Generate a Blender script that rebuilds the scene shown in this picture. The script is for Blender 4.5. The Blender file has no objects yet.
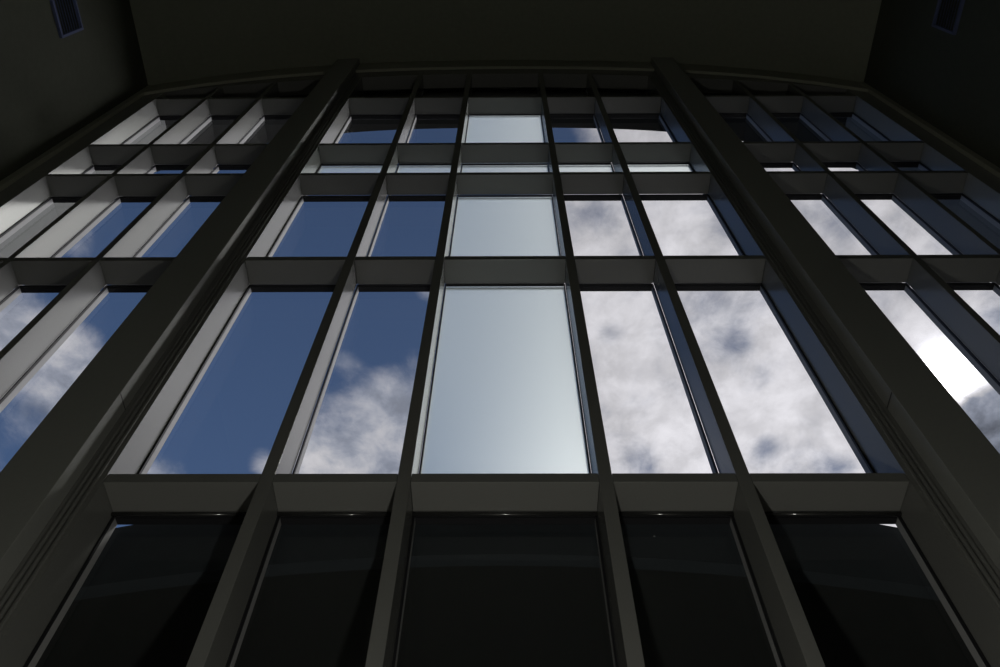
import bpy, math, random
from mathutils import Matrix, Vector
S = bpy.context.scene
C = S.collection
L = 4.0            # distance from the camera to the face of the window wall, metres
H0 = 1.6           # eye height

# ------------------------------------------------------------------ materials
def mat(name, col, rough=.5, metal=0., spec=.5, bump=0., bscale=40, var=0.):
    m = bpy.data.materials.new(name); m.use_nodes = True
    nt = m.node_tree; b = nt.nodes['Principled BSDF']
    b.inputs['Base Color'].default_value = (*col, 1)
    b.inputs['Roughness'].default_value = rough
    b.inputs['Metallic'].default_value = metal
    b.inputs['Specular IOR Level'].default_value = spec
    tc = nt.nodes.new('ShaderNodeTexCoord')
    n = nt.nodes.new('ShaderNodeTexNoise'); n.inputs['Scale'].default_value = bscale; n.inputs['Detail'].default_value = 4
    nt.links.new(tc.outputs['Object'], n.inputs['Vector'])
    if var:
        mr = nt.nodes.new('ShaderNodeMapRange'); mr.inputs[3].default_value = 1-var; mr.inputs[4].default_value = 1+var
        nt.links.new(n.outputs['Fac'], mr.inputs[0])
        vm = nt.nodes.new('ShaderNodeVectorMath'); vm.operation = 'SCALE'; vm.inputs[0].default_value = col
        nt.links.new(mr.outputs[0], vm.inputs['Scale']); nt.links.new(vm.outputs[0], b.inputs['Base Color'])
    if bump:
        bp = nt.nodes.new('ShaderNodeBump'); bp.inputs['Strength'].default_value = bump; bp.inputs['Distance'].default_value = .01
        nt.links.new(n.outputs['Fac'], bp.inputs['Height']); nt.links.new(bp.outputs[0], b.inputs['Normal'])
    return m
M = {}
M['frame'] = mat('painted_aluminium', (.15, .15, .141), .24, 0, .5, 0, 60, .05)
M['bead'] = mat('anodised_aluminium', (.27, .27, .27), .55, 0, .3, 0, 30, .05)
M['pier'] = mat('painted_cladding', (.22, .223, .208), .26, 0, .5, 0, 30, .05)
M['rubber'] = mat('black_rubber', (.012, .012, .014), .6, 0, .3)
M['seal'] = mat('glossy_seal', (.02, .02, .02), .12, 0, .8)
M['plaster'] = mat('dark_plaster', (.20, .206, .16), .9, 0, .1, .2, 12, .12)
M['trim'] = mat('pale_trim', (.30, .30, .24), .8, 0, .2, .1, 20, .06)
M['floor'] = mat('stone_floor', (.45, .43, .39), .5, 0, .3, .1, 6, .15)
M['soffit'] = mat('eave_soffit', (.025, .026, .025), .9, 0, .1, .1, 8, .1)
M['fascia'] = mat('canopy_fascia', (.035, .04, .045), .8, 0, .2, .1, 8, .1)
M['ground'] = mat('outdoor_paving', (.045, .045, .04), .95, 0, .1, .1, 3, .2)
M['vent'] = mat('vent_louvre', (.09, .11, .20), .6, 0, .3)
M['spandrel'] = mat('spandrel_panel', (.05, .05, .045), .35, 0, .5, 0, 10, .1)
M['bounce'] = mat('pale_bounce', (.28, .28, .28), .8, 0, .2, .1, 8, .1)
M['wing'] = mat('wing_render', (.16, .165, .16), .9, 0, .1, .1, 8, .1)
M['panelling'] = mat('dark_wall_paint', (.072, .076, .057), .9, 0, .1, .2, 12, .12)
M['fill_lamp'] = mat('fill_lamp_housing', (.05, .05, .05), .4, .6)

def glass_mat():
    m = bpy.data.materials.new('clear_glass'); m.use_nodes = True
    nt = m.node_tree; nt.nodes.clear()
    out = nt.nodes.new('ShaderNodeOutputMaterial'); mx = nt.nodes.new('ShaderNodeMixShader')
    t = nt.nodes.new('ShaderNodeBsdfTransparent'); t.inputs[0].default_value = (.93, .95, .95, 1)
    g = nt.nodes.new('ShaderNodeBsdfGlossy'); g.inputs['Roughness'].default_value = 0.0
    fr = nt.nodes.new('ShaderNodeFresnel'); fr.inputs[0].default_value = 1.45
    ge = nt.nodes.new('ShaderNodeNewGeometry'); mr = nt.nodes.new('ShaderNodeMapRange')   # same sheet seen from either side
    mr.inputs[3].default_value = 1.45; mr.inputs[4].default_value = 1/1.45
    nt.links.new(ge.outputs['Backfacing'], mr.inputs[0]); nt.links.new(mr.outputs[0], fr.inputs[0])
    nt.links.new(fr.outputs[0], mx.inputs[0]); nt.links.new(t.outputs[0], mx.inputs[1]); nt.links.new(g.outputs[0], mx.inputs[2])
    nt.links.new(mx.outputs[0], out.inputs[0])
    return m
def frost_mat():
    m = bpy.data.materials.new('frosted_glass'); m.use_nodes = True
    nt = m.node_tree; nt.nodes.clear()
    out = nt.nodes.new('ShaderNodeOutputMaterial'); mx = nt.nodes.new('ShaderNodeMixShader'); mx.inputs[0].default_value = .06
    t = nt.nodes.new('ShaderNodeBsdfTranslucent'); t.inputs[0].default_value = FROST
    r = nt.nodes.new('ShaderNodeBsdfRefraction'); r.inputs['Color'].default_value = FROST2
    r.inputs['Roughness'].default_value = .7; r.inputs['IOR'].default_value = 1.25
    nt.links.new(r.outputs[0], mx.inputs[1]); nt.links.new(t.outputs[0], mx.inputs[2]); mx.inputs[0].default_value = .15
    nt.links.new(mx.outputs[0], out.inputs[0])
    return m
FROST = (.88, 1.0, .95, 1); FROST2 = (.92, 1.0, .93, 1)
M['glass'] = glass_mat(); M['frost'] = frost_mat()

# ------------------------------------------------------------------ mesh helpers (all in units of L, z measured from eye level)
class MB:
    def __init__(s): s.v = []; s.f = []
    def add(s, vs, fs):
        n = len(s.v); s.v += [(a*L, b*L, c*L+H0) for a, b, c in vs]; s.f += [tuple(i+n for i in q) for q in fs]; return s
    def box(s, x0, x1, y0, y1, z0, z1):
        return s.add([(x, y, z) for x in (x0, x1) for y in (y0, y1) for z in (z0, z1)],
                     [(0,1,3,2), (4,6,7,5), (0,4,5,1), (2,3,7,6), (0,2,6,4), (1,5,7,3)])
    def hexa(s, quad, y0, y1):       # quad: four (x,z) corners, extruded in y
        return s.add([(x, y, z) for y in (y0, y1) for x, z in quad],
                     [(0,1,2,3), (7,6,5,4)] + [(i, i+4, (i+1)%4+4, (i+1)%4) for i in range(4)])
    def ring(s, quad, w, y0, y1):    # rectangular (or trapezoid) frame ring
        (ax, az), (bx, bz), (cx, cz), (dx, dz) = quad     # bl, br, tr, tl
        t = (cz-dz)/(cx-dx)
        inn = [(ax+w, az+w), (bx-w, bz+w), (cx-w, cz-w-t*w), (dx+w, dz-w+t*w)]
        o = quad
        v = [(x, y, z) for y in (y0, y1) for x, z in o] + [(x, y, z) for y in (y0, y1) for x, z in inn]
        f = []
        for i in range(4):
            j = (i+1) % 4
            f += [(i, j, 8+j, 8+i), (4+j, 4+i, 12+i, 12+j), (i, 4+i, 4+j, j), (8+i, 8+j, 12+j, 12+i)]
        s.add(v, f); return inn
    def strip(s, xs, zt, zb, y0, y1):   # vaulted slab: top and bottom follow functions of x
        v = []; f = []
        for x in xs: v += [(x, y0, zb(x)), (x, y0, zt(x)), (x, y1, zb(x)), (x, y1, zt(x))]
        for i in range(len(xs)-1):
            a = 4*i; b = a+4
            f += [(a, b, b+1, a+1), (a+2, a+3, b+3, b+2), (a+1, b+1, b+3, a+3), (a, a+2, b+2, b)]
        n = 4*(len(xs)-1); f += [(0, 1, 3, 2), (n, n+2, n+3, n+1)]
        return s.add(v, f)
    def build(s, name, m, parent=None, bevel=0, origin=None):
        me = bpy.data.meshes.new(name)
        vs = s.v
        if origin: vs = [(a-origin[0], b-origin[1], c-origin[2]) for a, b, c in vs]
        me.from_pydata(vs, [], s.f); me.materials.append(M[m]); me.update()
        import bmesh
        bm = bmesh.new(); bm.from_mesh(me); bmesh.ops.recalc_face_normals(bm, faces=bm.faces); bm.to_mesh(me); bm.free()
        o = bpy.data.objects.new(name, me); C.objects.link(o)
        if origin and not parent: o.location = origin
        if parent: o.parent = parent
        if bevel:
            b = o.modifiers.new('edge', 'BEVEL'); b.width = bevel; b.segments = 2; b.limit_method = 'ANGLE'
        return o
def empty(name, x, y, z):
    o = bpy.data.objects.new(name, None); o.location = (x*L, y*L, z*L+H0); o.empty_display_size = .2; C.objects.link(o); return o
def part(mb, name, m, root, bevel=0):
    return mb.build(name, m, root, bevel, origin=tuple(root.location))
def tag(o, label=None, cat=None, group=None, kind=None):
    if label: o['label'] = label
    if cat: o['category'] = cat
    if group: o['group'] = group
    if kind: o['kind'] = kind
    return o

# ------------------------------------------------------------------ the grid of the window wall
FLOOR = -H0/L
YF, YB = 1.0, 1.078
CURV = .12
ceil_z = lambda x: 4.66 - .10*x*x - .0235*x**4
head_z = lambda x: 4.40 - CURV*x*x
soff_z = lambda x: 4.74 - .061*x*x - .055*x**4
XW = 1.78
TT = .0245
T_top = [1.1771, 2.1341, 2.8517, 3.2057, 3.932]
cols = [(-1.675, -1.443), (-1.424, -1.188), (-1.167, -.93), (-.7468, -.4575), (-.4318, -.2005),
        (-.175, .175), (.2005, .4318), (.4575, .7468), (.93, 1.167), (1.188, 1.424), (1.443, 1.675)]
heads_x = sorted(set([-1.78, 1.78] + [(cols[i][1]+cols[i+1][0])/2 for i in range(10)]))
def head_seg(x):                     # the arched head is made of straight pieces, one per bay
    for a, b in zip(heads_x, heads_x[1:]):
        if a <= x <= b + 1e-9:
            t = (x-a)/(b-a); return head_z(a)*(1-t)+head_z(b)*t
    return head_z(x)

# mullions
gaps = [(cols[i][1], cols[i+1][0]) for i in range(10) if i not in (2, 7)]
mnames = ['upright mullion left of the left pillar, nearer the left wall',
          'upright mullion left of the left pillar, nearer the pillar',
          'upright mullion one bay right of the left pillar',
          'upright mullion along the left edge of the frosted centre panes',
          'upright mullion along the right edge of the frosted centre panes',
          'upright mullion one bay left of the right pillar',
          'upright mullion right of the right pillar, nearer the pillar',
          'upright mullion right of the right pillar, nearer the right wall']
for (a, b), lb in zip(gaps, mnames):
    mx = (a+b)/2
    o = MB().box(a, b, YF, YB, FLOOR, head_seg(mx)).build('mullion', 'frame', None, .004, origin=(mx*L, YF*L, 0))
    tag(o, 'grey metal ' + lb, 'mullion', 'upright mullions of the window wall')

# transoms: one rail per bay
rownm = ['lowest', 'second lowest', 'middle', 'second highest', 'highest']
secs = [('left of the left pillar', range(0, 3)), ('between the pillars', range(3, 8)), ('right of the right pillar', range(8, 11))]
for r, zt in enumerate(T_top):
    for sn, rng in secs:
        xm = (cols[rng[0]][0]+cols[rng[-1]][1])/2
        e = empty('transom', xm, YF, zt-TT)
        tag(e, f'{rownm[r]} deep grey crossbar of the window wall, {sn}', 'transom', 'crossbars of the window wall')
        for i in rng:
            part(MB().box(cols[i][0]+.0005, cols[i][1]-.0005, YF+.0006, YB, zt-TT, zt), 'rail', 'frame', e, .003)

# windows
colnm = ['against the left wall', 'middle bay left of the left pillar', 'next to the left pillar on its left',
         'next to the left pillar on its right', 'left neighbour of the centre column', 'centre column',
         'right neighbour of the centre column', 'next to the right pillar on its left',
         'next to the right pillar on its right', 'middle bay right of the right pillar', 'against the right wall']
winrow = ['bottom row', 'tallest sky row', 'second tallest row', 'thin slit row', 'short row under the eave', 'topmost arched row']
zlo = [FLOOR+.03] + T_top
zhi = [t-TT for t in T_top] + [None]
n = 0
for r in range(6):
    for i, (a, b) in enumerate(cols):
        n += 1
        g = .0004
        frosted = (i == 5 and 1 <= r <= 4) or (r == 3 and 3 <= i <= 7)
        if r == 5: q = [(a+g, zlo[r]+g), (b-g, zlo[r]+g), (b-g, head_seg(b)-g), (a+g, head_seg(a)-g)]
        else: q = [(a+g, zlo[r]+g), (b-g, zlo[r]+g), (b-g, zhi[r]-g), (a+g, zhi[r]-g)]
        e = empty(f'window_{n}', (a+b)/2, YB, zlo[r])
        kind = 'frosted white' if frosted else 'dark clear' if r == 0 else 'black panelled' if r == 5 else 'clear'
        tag(e, f'{kind} window, {winrow[r]}, {colnm[i]}', 'window', kind='structure')
        mb = MB(); mb.ring(q, .0035, YB+.0005, YB+.0065); part(mb, 'gasket', 'rubber', e)
        mb = MB()
        if frosted:
            inn = mb.ring(q, .0035, YB+.014, YB+.024); part(mb, 'frame', 'bead', e)
            q2 = [(x + (.003 if k in (0, 3) else -.003)*(-1), z + (-.003 if k in (0, 1) else .003)) for k, (x, z) in enumerate(inn)]
            mb = MB(); mb.add([(x, YB+.009, z) for x, z in q2], [(0, 1, 2, 3)]); tag(part(mb, 'pane', 'frost', e), 'frosted translucent glass')
        else:
            inn = mb.ring(q, .0035, YB+.0070, YB+.024); part(mb, 'frame', 'bead', e, .002)
            if r == 5:
                part(MB().hexa(inn, YB+.012, YB+.018), 'panel', 'spandrel', e)
                continue_pane = False
            else: continue_pane = True
            
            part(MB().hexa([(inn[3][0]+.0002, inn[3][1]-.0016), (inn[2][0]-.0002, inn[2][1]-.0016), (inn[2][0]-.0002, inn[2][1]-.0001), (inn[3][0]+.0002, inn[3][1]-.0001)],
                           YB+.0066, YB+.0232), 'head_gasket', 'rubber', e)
            mb = MB(); yy = YB+.0236
            if continue_pane: mb.add([(x, yy, z) for x, z in inn], [(0, 1, 2, 3)]); tag(part(mb, 'pane', 'glass', e), 'clear glass')
        if r in (0, 5):            # rounded glossy seal along the head of the window
            p0 = Vector(q[3]); p1 = Vector(q[2]); rad = .0045; vs = []; fs = []
            for P in (p0, p1):
                for k in range(12):
                    an = k/12*2*math.pi
                    vs.append((P[0], YB-.003+rad*math.cos(an), P[1]-rad-.0005+rad*math.sin(an)))
            for k in range(12): fs.append((k, (k+1) % 12, 12+(k+1) % 12, 12+k))
            fs += [tuple(range(12)), tuple(range(12, 24))]
            s_ = part(MB().add(vs, fs), 'seal', 'seal', e)
            for p in s_.data.polygons: p.use_smooth = len(p.vertices) == 4

# ------------------------------------------------------------------ pillars
for sg, nm in ((-1, 'left'), (1, 'right')):
    e = empty('pillar', sg*.85, YF, FLOOR)
    tag(e, f'broad dark grey clad pillar on the {nm} side of the frosted column, floor to ceiling', 'pillar')
    def bx(mb, xa, xb, *r): return mb.box(min(sg*xa, sg*xb), max(sg*xa, sg*xb), *r)
    zj = 1.379
    top = ceil_z(.80)-.001
    part(bx(MB(), .797, .913, .957, .9995, FLOOR, top), 'shaft', 'pier', e, .004)
    part(bx(MB(), .7964, .7969, .958, .9995, zj, zj+.0026), 'joint', 'rubber', e)
    mb = MB(); zz = lambda x: head_seg(sg*x)
    mb.hexa([(sg*.7475, FLOOR), (sg*.9295, FLOOR), (sg*.9295, head_z(.9295)-.002), (sg*.7475, head_z(.7475)-.004)], YF, YB+.02)
    part(mb, 'backing', 'frame', e)
    for xr in (.759, .770, .781):
        part(bx(MB(), xr-.0028, xr+.0028, .9945, .9997, FLOOR, head_z(.78)), 'rib', 'frame', e, .003)

# ------------------------------------------------------------------ shell
N = 48
xs = [-1.86 + 3.72*i/N for i in range(N+1)]
def struct(mb, name, m, label, cat, bevel=0):
    return tag(mb.build(name, m, None, bevel), label, cat, kind='structure')
struct(MB().strip(xs, lambda x: ceil_z(x)+.08, ceil_z, -1.8, 1.0), 'ceiling', 'plaster', 'dark vaulted plaster ceiling above the window wall', 'ceiling')
struct(MB().box(-1.86, 1.86, -1.8, 1.1, FLOOR-.05, FLOOR), 'floor', 'floor', 'dark stone floor of the hall', 'floor')
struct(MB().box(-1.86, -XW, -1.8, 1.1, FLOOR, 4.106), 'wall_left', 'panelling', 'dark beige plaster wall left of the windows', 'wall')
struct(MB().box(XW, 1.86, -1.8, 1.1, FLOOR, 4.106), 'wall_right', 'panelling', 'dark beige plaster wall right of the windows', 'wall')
struct(MB().box(-1.86, 1.86, -1.86, -1.8, FLOOR, 4.8), 'wall_back', 'plaster', 'plain plaster wall behind the viewer', 'wall')
# arched header over the windows (straight piece per bay underneath)
mb = MB()
hx = heads_x
mb.strip(hx, lambda x: ceil_z(x)+.15, head_seg, YF+.0005, YB+.03)
struct(mb, 'trim_9', 'frame', 'dark arched header band above the topmost windows', 'wall')
struct(MB().box(-XW, XW, YF, YB+.02, FLOOR, FLOOR+.03), 'trim_1', 'frame', 'low sill under the bottom row of windows', 'sill')
for k, sg in ((2, -1), (3, 1)):
    x0, x1 = sorted((sg*1.6755, sg*XW))
    nm = 'left' if sg < 0 else 'right'
    struct(MB().hexa([(x0, FLOOR+.03), (x1, FLOOR+.03), (x1, head_z(1.74)), (x0, head_z(1.74))], YF, YB+.02), f'trim_{k}', 'pier',
           f'dark upright jamb where the windows meet the {nm} wall', 'trim')
    x0, x1 = sorted((sg*1.752, sg*XW))
    struct(MB().box(x0, x1, .982, .9995, FLOOR, ceil_z(1.78)-.012), f'trim_{k+2}', 'trim',
           f'thin paler upright moulding in the corner of the {nm} wall', 'trim', .004)
for k, (xa, xb, lb) in zip((6, 7, 8), ((-XW, -.915, 'left of the left pillar'), (-.795, .795, 'between the pillars'), (.915, XW, 'right of the right pillar'))):
    ss = [xa+(xb-xa)*i/16 for i in range(17)]
    struct(MB().strip(ss, lambda x: ceil_z(x)-.002, lambda x: ceil_z(x)-.16, .985, .9998), f'trim_{k}', 'trim',
           f'arched cornice under the ceiling, {lb}', 'trim', .006)

# ------------------------------------------------------------------ outside: eave, canopy, ground
ex = [-2.2+4.4*i/48 for i in range(49)]
o = MB().strip(ex, lambda x: soff_z(x)+.06, soff_z, 1.11, 1.39).build('roof_eave', 'soffit')
tag(o, 'dark vaulted eave overhanging the outside of the topmost windows', 'roof eave')
ex = [-2.85+5.7*i/60 for i in range(61)]
e = empty('entrance_canopy', 0, 1.13, .9)
tag(e, 'dark arched canopy outside, behind the bottom row of windows', 'canopy')
YC = 1.13
ct = lambda x: YC*1.136-.225/YC*x*x
cb = lambda x: YC*.972-.155/YC*x*x
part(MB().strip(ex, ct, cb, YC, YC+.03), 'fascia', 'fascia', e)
part(MB().strip(ex, lambda x: ct(x)-.002, lambda x: ct(x)-.03, YC+.031, 2.4), 'bounce_sheet', 'bounce', e)  # unseen sheet, added pale to bounce sky light onto the frosted panes
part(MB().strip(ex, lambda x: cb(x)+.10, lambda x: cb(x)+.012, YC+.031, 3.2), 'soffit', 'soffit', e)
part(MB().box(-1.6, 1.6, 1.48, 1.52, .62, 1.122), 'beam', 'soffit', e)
for sg in (-1, 1):
    x0, x1 = sorted((sg*1.69, sg*1.75)); part(MB().box(x0, x1, 1.112, YC-.001, FLOOR, .70), 'light_block_cheek', 'fascia', e)  # added unseen cheeks that block low side light from the bottom jambs
part(MB().box(-2.2, 2.2, 3.2, 3.3, FLOOR, 1.4), 'rear_wall', 'fascia', e)
for sg, nm in ((-1, 'left'), (1, 'right')):
    x0, x1 = sorted((sg*1.69, sg*1.9))
    o = MB().box(x0, x1, 1.112, 1.215, .80, 4.0).build('wing_wall', 'wing', None, .006)
    tag(o, f'short grey wing wall outside the outermost {nm} windows', 'wall')
g = MB().box(-14, 14, 1.11, 30, FLOOR-.08, FLOOR-.03).build('paving', 'ground')
tag(g, 'dark paved ground outside the window wall', 'ground', kind='structure'); g.name = 'ground'

# ------------------------------------------------------------------ vents high on the side walls
for sg, nm in ((-1, 'left'), (1, 'right')):
    z0, z1 = (3.385, 3.575) if sg < 0 else (3.36, 3.55)
    y0, y1 = .33, .624
    e = empty('wall_vent', sg*XW, (y0+y1)/2, z0)
    tag(e, f'dark blue rectangular vent high on the {nm} wall near the ceiling', 'vent', 'vents on the side walls')
    mb = MB(); xf = sg*(XW-.012); xb = sg*(XW-.0005)
    w = .01
    a, b = sorted((xf, xb))
    mb.box(a, b, y0, y1, z0, z0+w).box(a, b, y0, y1, z1-w, z1).box(a, b, y0, y0+w, z0+w, z1-w).box(a, b, y1-w, y1, z0+w, z1-w)
    part(mb, 'frame', 'vent', e)
    mb = MB()
    for k in range(8):
        zz = z0+w+.004+k*(z1-z0-2*w)/8
        mb.add([(sg*(XW-.010), y0+w, zz), (sg*(XW-.010), y1-w, zz), (sg*(XW-.001), y1-w, zz+.014), (sg*(XW-.001), y0+w, zz+.014),
                (sg*(XW-.010), y0+w, zz+.003), (sg*(XW-.010), y1-w, zz+.003), (sg*(XW-.001), y1-w, zz+.017), (sg*(XW-.001), y0+w, zz+.017)],
               [(0, 1, 2, 3), (7, 6, 5, 4), (0, 4, 5, 1), (1, 5, 6, 2), (2, 6, 7, 3), (3, 7, 4, 0)])
    part(mb, 'louvre', 'vent', e)

# ------------------------------------------------------------------ camera
f_px, el, yaw, roll = 811., 1.0370, -.0145, -.0101
c, s = math.cos(roll), math.sin(roll)
r0 = Vector((1, 0, 0)); u0 = Vector((0, -math.sin(el), math.cos(el))); f0 = Vector((0, math.cos(el), math.sin(el)))
Rz = Matrix.Rotation(-yaw, 3, 'Z')
right = Rz @ (c*r0 - s*u0); up = Rz @ (s*r0 + c*u0); fwd = Rz @ f0
cam = bpy.data.cameras.new('camera'); co = bpy.data.objects.new('camera', cam); C.objects.link(co)
cam.sensor_width = 36; cam.lens = 36*f_px/1000; cam.clip_end = 1000
m = Matrix((right, up, -fwd)).transposed().to_4x4(); m.translation = Vector((.0027*L, 0, H0)); co.matrix_world = m
S.camera = co

# ------------------------------------------------------------------ sky
SUN_E = .85; SUN_D = (1.0, .42, 1.18)
W = bpy.data.worlds.new('sky'); S.world = W; W.use_nodes = True
nt = W.node_tree; nt.nodes.clear(); NN = nt.nodes; LK = nt.links
def val(v):
    return v
def setin(sock, v):
    if hasattr(v, 'is_output'): LK.new(v, sock)
    else: sock.default_value = v
def mth(op, a, b=None, c_=None, clamp=False):
    n_ = NN.new('ShaderNodeMath'); n_.operation = op; n_.use_clamp = clamp
    setin(n_.inputs[0], a)
    if b is not None: setin(n_.inputs[1], b)
    if c_ is not None: setin(n_.inputs[2], c_)
    return n_.outputs[0]
def mrange(v, a, b, c_, d, smooth=True):
    n_ = NN.new('ShaderNodeMapRange'); n_.interpolation_type = 'SMOOTHSTEP' if smooth else 'LINEAR'
    setin(n_.inputs[0], v)
    for k, q_ in enumerate((a, b, c_, d)): n_.inputs[k+1].default_value = q_
    return n_.outputs[0]
def mixc(fac, a, b):
    n_ = NN.new('ShaderNodeMix'); n_.data_type = 'RGBA'
    setin(n_.inputs[0], fac)
    for k, q_ in ((6, a), (7, b)):
        if isinstance(q_, tuple): n_.inputs[k].default_value = (*q_, 1)
        else: LK.new(q_, n_.inputs[k])
    return n_.outputs[2]
tc = NN.new('ShaderNodeTexCoord')
sp = NN.new('ShaderNodeSeparateXYZ'); LK.new(tc.outputs['Generated'], sp.inputs[0])
dz = mth('MAXIMUM', sp.outputs[2], .08)
px = mth('DIVIDE', sp.outputs[0], dz); py = mth('DIVIDE', sp.outputs[1], dz)
cmb = NN.new('ShaderNodeCombineXYZ'); LK.new(px, cmb.inputs[0]); LK.new(py, cmb.inputs[1])
P = cmb.outputs[0]
def noise(scale, detail, rough=.55, dist=0., off=(0, 0, 0)):
    mp = NN.new('ShaderNodeVectorMath'); mp.operation = 'ADD'; LK.new(P, mp.inputs[0]); mp.inputs[1].default_value = off
    n_ = NN.new('ShaderNodeTexNoise'); n_.inputs['Scale'].default_value = scale; n_.inputs['Detail'].default_value = detail
    n_.inputs['Roughness'].default_value = rough; n_.inputs['Distortion'].default_value = dist
    LK.new(mp.outputs[0], n_.inputs['Vector']); return n_.outputs['Fac']
def blob(x, y, r, amp, sy=1.):
    dx = mth('SUBTRACT', px, x); dy = mth('MULTIPLY', mth('SUBTRACT', py, y), sy)
    d = mth('SQRT', mth('ADD', mth('MULTIPLY', dx, dx), mth('MULTIPLY', dy, dy)))
    return mrange(d, 0., r, amp, 0.)
n1 = noise(8, 10, .62, .35, (3.1, 1.7, 0))
n2 = noise(3.2, 6, .55, .2, (7.7, 2.2, 0))
n3 = noise(16, 8, .6, .2, (1.3, 9.2, 0))
base = mrange(px, -.06, .09, -.50, .62)
blobs = [(-.73, .56, .17, 1.1, 1), (-.66, .71, .19, 1.15, 1), (-.62, .62, .10, .5, 1), (-.87, .86, .2, .6, 1),
         (-.24, .82, .20, 1.35, 1), (-.15, .70, .13, 1.0, 1), (-.24, .63, .05, .7, 1), (-.20, .95, .25, .6, 1),
         (-.55, .85, .08, 1.0, 1), (-.385, .83, .05, .6, 1), (-.105, .515, .05, .9, 1), (-.58, .455, .05, .75, 1), (-.55, .42, .04, .45, 1),
         (.148, .586, .035, -.30, 1), (.27, .53, .07, -.32, 1), (.33, .60, .05, -.3, 1), (.44, .42, .06, -.28, 1), (.70, .57, .07, -.35, 1),
         (.125, .41, .05, -.35, 1), (.21, .84, .06, -.28, 1), (.40, .80, .05, -.35, 1), (.52, .84, .05, -.35, 1), (.06, .31, .09, -.75, 1),
         (.30, .42, .05, -.35, 1)]
den = mth('ADD', base, mth('MULTIPLY', mth('SUBTRACT', n1, .5), 1.5))
den = mth('ADD', den, mth('MULTIPLY', mth('SUBTRACT', n2, .5), .5))
for b in blobs: den = mth('ADD', den, blob(*b))
cover = mth('MAXIMUM', mrange(den, -.12, .70, 0., 1.), mth('MULTIPLY', mrange(py, 1.0, 1.5, 0., .8), mrange(px, -.2, .3, 0., 1.)))
# sun direction and halo
sd = Vector((.655, .665, 1.)).normalized()
dt = NN.new('ShaderNodeVectorMath'); dt.operation = 'DOT_PRODUCT'; LK.new(tc.outputs['Generated'], dt.inputs[0]); dt.inputs[1].default_value = sd
ang = mth('ARCCOSINE', mth('MINIMUM', dt.outputs['Value'], 1.0))
def gauss(sig, amp):
    q_ = mth('DIVIDE', ang, sig); return mth('MULTIPLY', mth('EXPONENT', mth('MULTIPLY', mth('MULTIPLY', q_, q_), -1.)), amp)
RIGHT, LOWER = 1.6, 1.9
SUN = dict(core=(.024, 9.), mid=(.05, .40), wide=(.6, .10))
glow = mth('ADD', mth('ADD', gauss(*SUN['core']), gauss(*SUN['mid'])), gauss(*SUN['wide']))
# blue of the clear sky
elev = mth('MAXIMUM', sp.outputs[2], 0.)
blue = mixc(mrange(elev, .15, 1., 0., 1., False), (.098, .165, .325), (.034, .064, .145))
# cloud tone
tone = mth('ADD', mrange(n3, .28, .72, .34, .60), mrange(px, -.1, .25, -.06, .16))
tone = mth('SUBTRACT', tone, blob(.76, .80, .15, .25))
tone = mth('ADD', tone, mrange(n2, .35, .65, -.08, .08))
bdx = mth('SUBTRACT', px, .75); bdy = mth('SUBTRACT', py, .77)
bank = mrange(mth('ADD', mth('SQRT', mth('ADD', mth('MULTIPLY', bdx, bdx), mth('MULTIPLY', bdy, bdy))), mth('MULTIPLY', mth('SUBTRACT', n3, .5), .03)), .075, .125, 1., 0.)
glow = mth('MULTIPLY', glow, mth('SUBTRACT', 1., bank))
tone = mth('SUBTRACT', tone, mth('MULTIPLY', bank, .12))
tone = mth('ADD', tone, glow)
# added fill: sky out of view, right and low down, brightened to light frames and panes
far = mth('ADD', mth('MULTIPLY', mrange(px, .78, 1.3, 0., RIGHT), mrange(mth('DIVIDE', px, mth('MAXIMUM', py, .01)), .9, 1.6, 0., 1.)), mrange(py, 1.0, 1.6, 0., LOWER))
far = mth('MULTIPLY', far, mrange(px, -.4, .5, .05, 1.))
tone = mth('ADD', tone, far)
cc = NN.new('ShaderNodeVectorMath'); cc.operation = 'SCALE'; LK.new(mixc(mrange(tone, .28, .62, 0., 1.), (.86, .92, 1.14), (1.02, .985, 1.04)), cc.inputs[0]); LK.new(tone, cc.inputs['Scale'])
gl = NN.new('ShaderNodeVectorMath'); gl.operation = 'SCALE'; gl.inputs[0].default_value = (1, 1, 1); LK.new(mth('MULTIPLY', glow, .25), gl.inputs['Scale'])
ab = NN.new('ShaderNodeVectorMath'); ab.operation = 'ADD'; LK.new(blue, ab.inputs[0]); LK.new(gl.outputs[0], ab.inputs[1])
col = mixc(cover, ab.outputs[0], cc.outputs[0])
bg = NN.new('ShaderNodeBackground'); LK.new(col, bg.inputs[0]); bg.inputs[1].default_value = 1.0
ow = NN.new('ShaderNodeOutputWorld'); LK.new(bg.outputs[0], ow.inputs[0])
W.cycles.sampling_method = 'MANUAL'; W.cycles.sample_map_resolution = 1024

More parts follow.
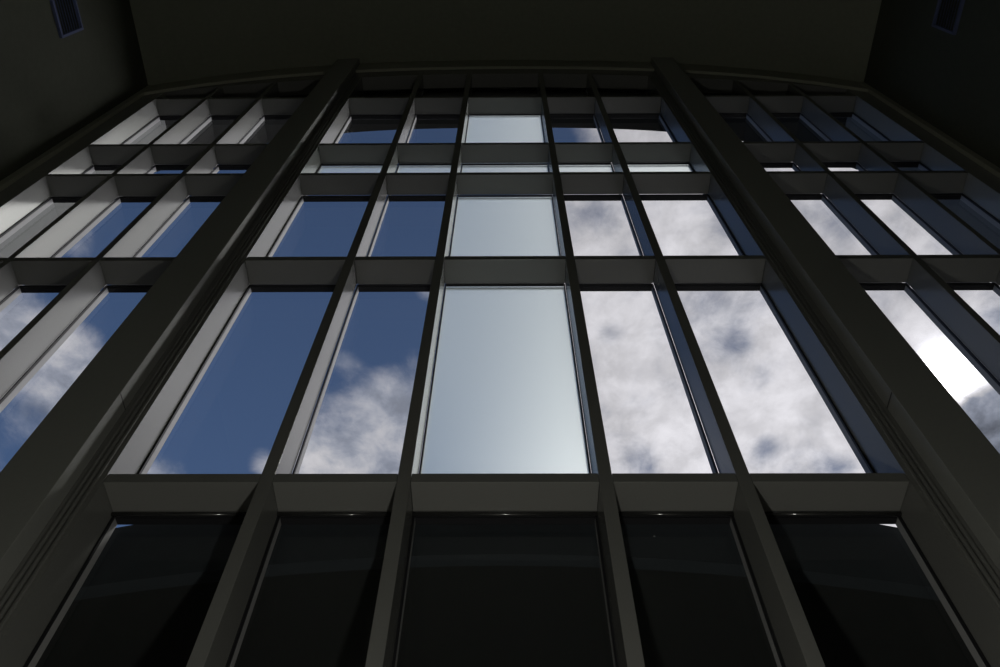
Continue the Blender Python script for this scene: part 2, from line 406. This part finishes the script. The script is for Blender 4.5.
# ------------------------------------------------------------------ added fill light: an unseen uplight that brightens the lower crossbars and mullions
FILL_POWER = 235
lx, ly, lz = .02, .35, -.15
e = empty('fill_uplight', lx, ly, FLOOR)
tag(e, 'added unseen fill uplight on a stem on the floor below the centre windows', 'fill_lamp')
def turned(prof, m, name, sm=True):
    vs = []; fs = []; K = 24
    for rr, zz in prof:
        for k in range(K):
            an = k/K*2*math.pi; vs.append((lx+rr*math.cos(an), ly+rr*math.sin(an), zz))
    for r in range(len(prof)-1):
        for k in range(K):
            j = (k+1) % K; fs.append((r*K+k, r*K+j, (r+1)*K+j, (r+1)*K+k))
    part(MB().add(vs, fs), name, m, e)
turned([(.0001, FLOOR), (.035, FLOOR), (.035, FLOOR+.005), (.006, FLOOR+.009), (.0001, FLOOR+.009)], 'fill_lamp', 'base')
turned([(.0035, FLOOR+.008), (.0035, lz-.03)], 'fill_lamp', 'pole')
turned([(.0001, lz-.032), (.012, lz-.03), (.032, lz-.006), (.030, lz-.006), (.011, lz-.027), (.0001, lz-.028)], 'fill_lamp', 'fill_lamp_shade')
ld = bpy.data.lights.new('fill_bulb', 'POINT'); ld.energy = FILL_POWER; ld.shadow_soft_size = .06; ld.color = (1, .99, .91)
lo = bpy.data.objects.new('fill_bulb', ld); C.objects.link(lo); lo.parent = e; lo.location = (0, 0, (lz-FLOOR)*L+.07)

# hazy sun, upper right outside the picture, softened by thin cloud
sl = bpy.data.lights.new('sun', 'SUN'); sl.energy = SUN_E; sl.angle = .14; sl.color = (1, .985, .93)
so = bpy.data.objects.new('sun', sl); C.objects.link(so)
so.rotation_euler = Vector(SUN_D).to_track_quat('Z', 'Y').to_euler()

vs_ = S.view_settings
S.display_settings.display_device = 'sRGB'
vs_.view_transform = 'Standard'; vs_.look = 'None'; vs_.exposure = 0; vs_.gamma = 1
vs_.use_curve_mapping = False
S.cycles.max_bounces = 10; S.cycles.diffuse_bounces = 6; S.cycles.transparent_max_bounces = 16
S.cycles.use_denoising = True
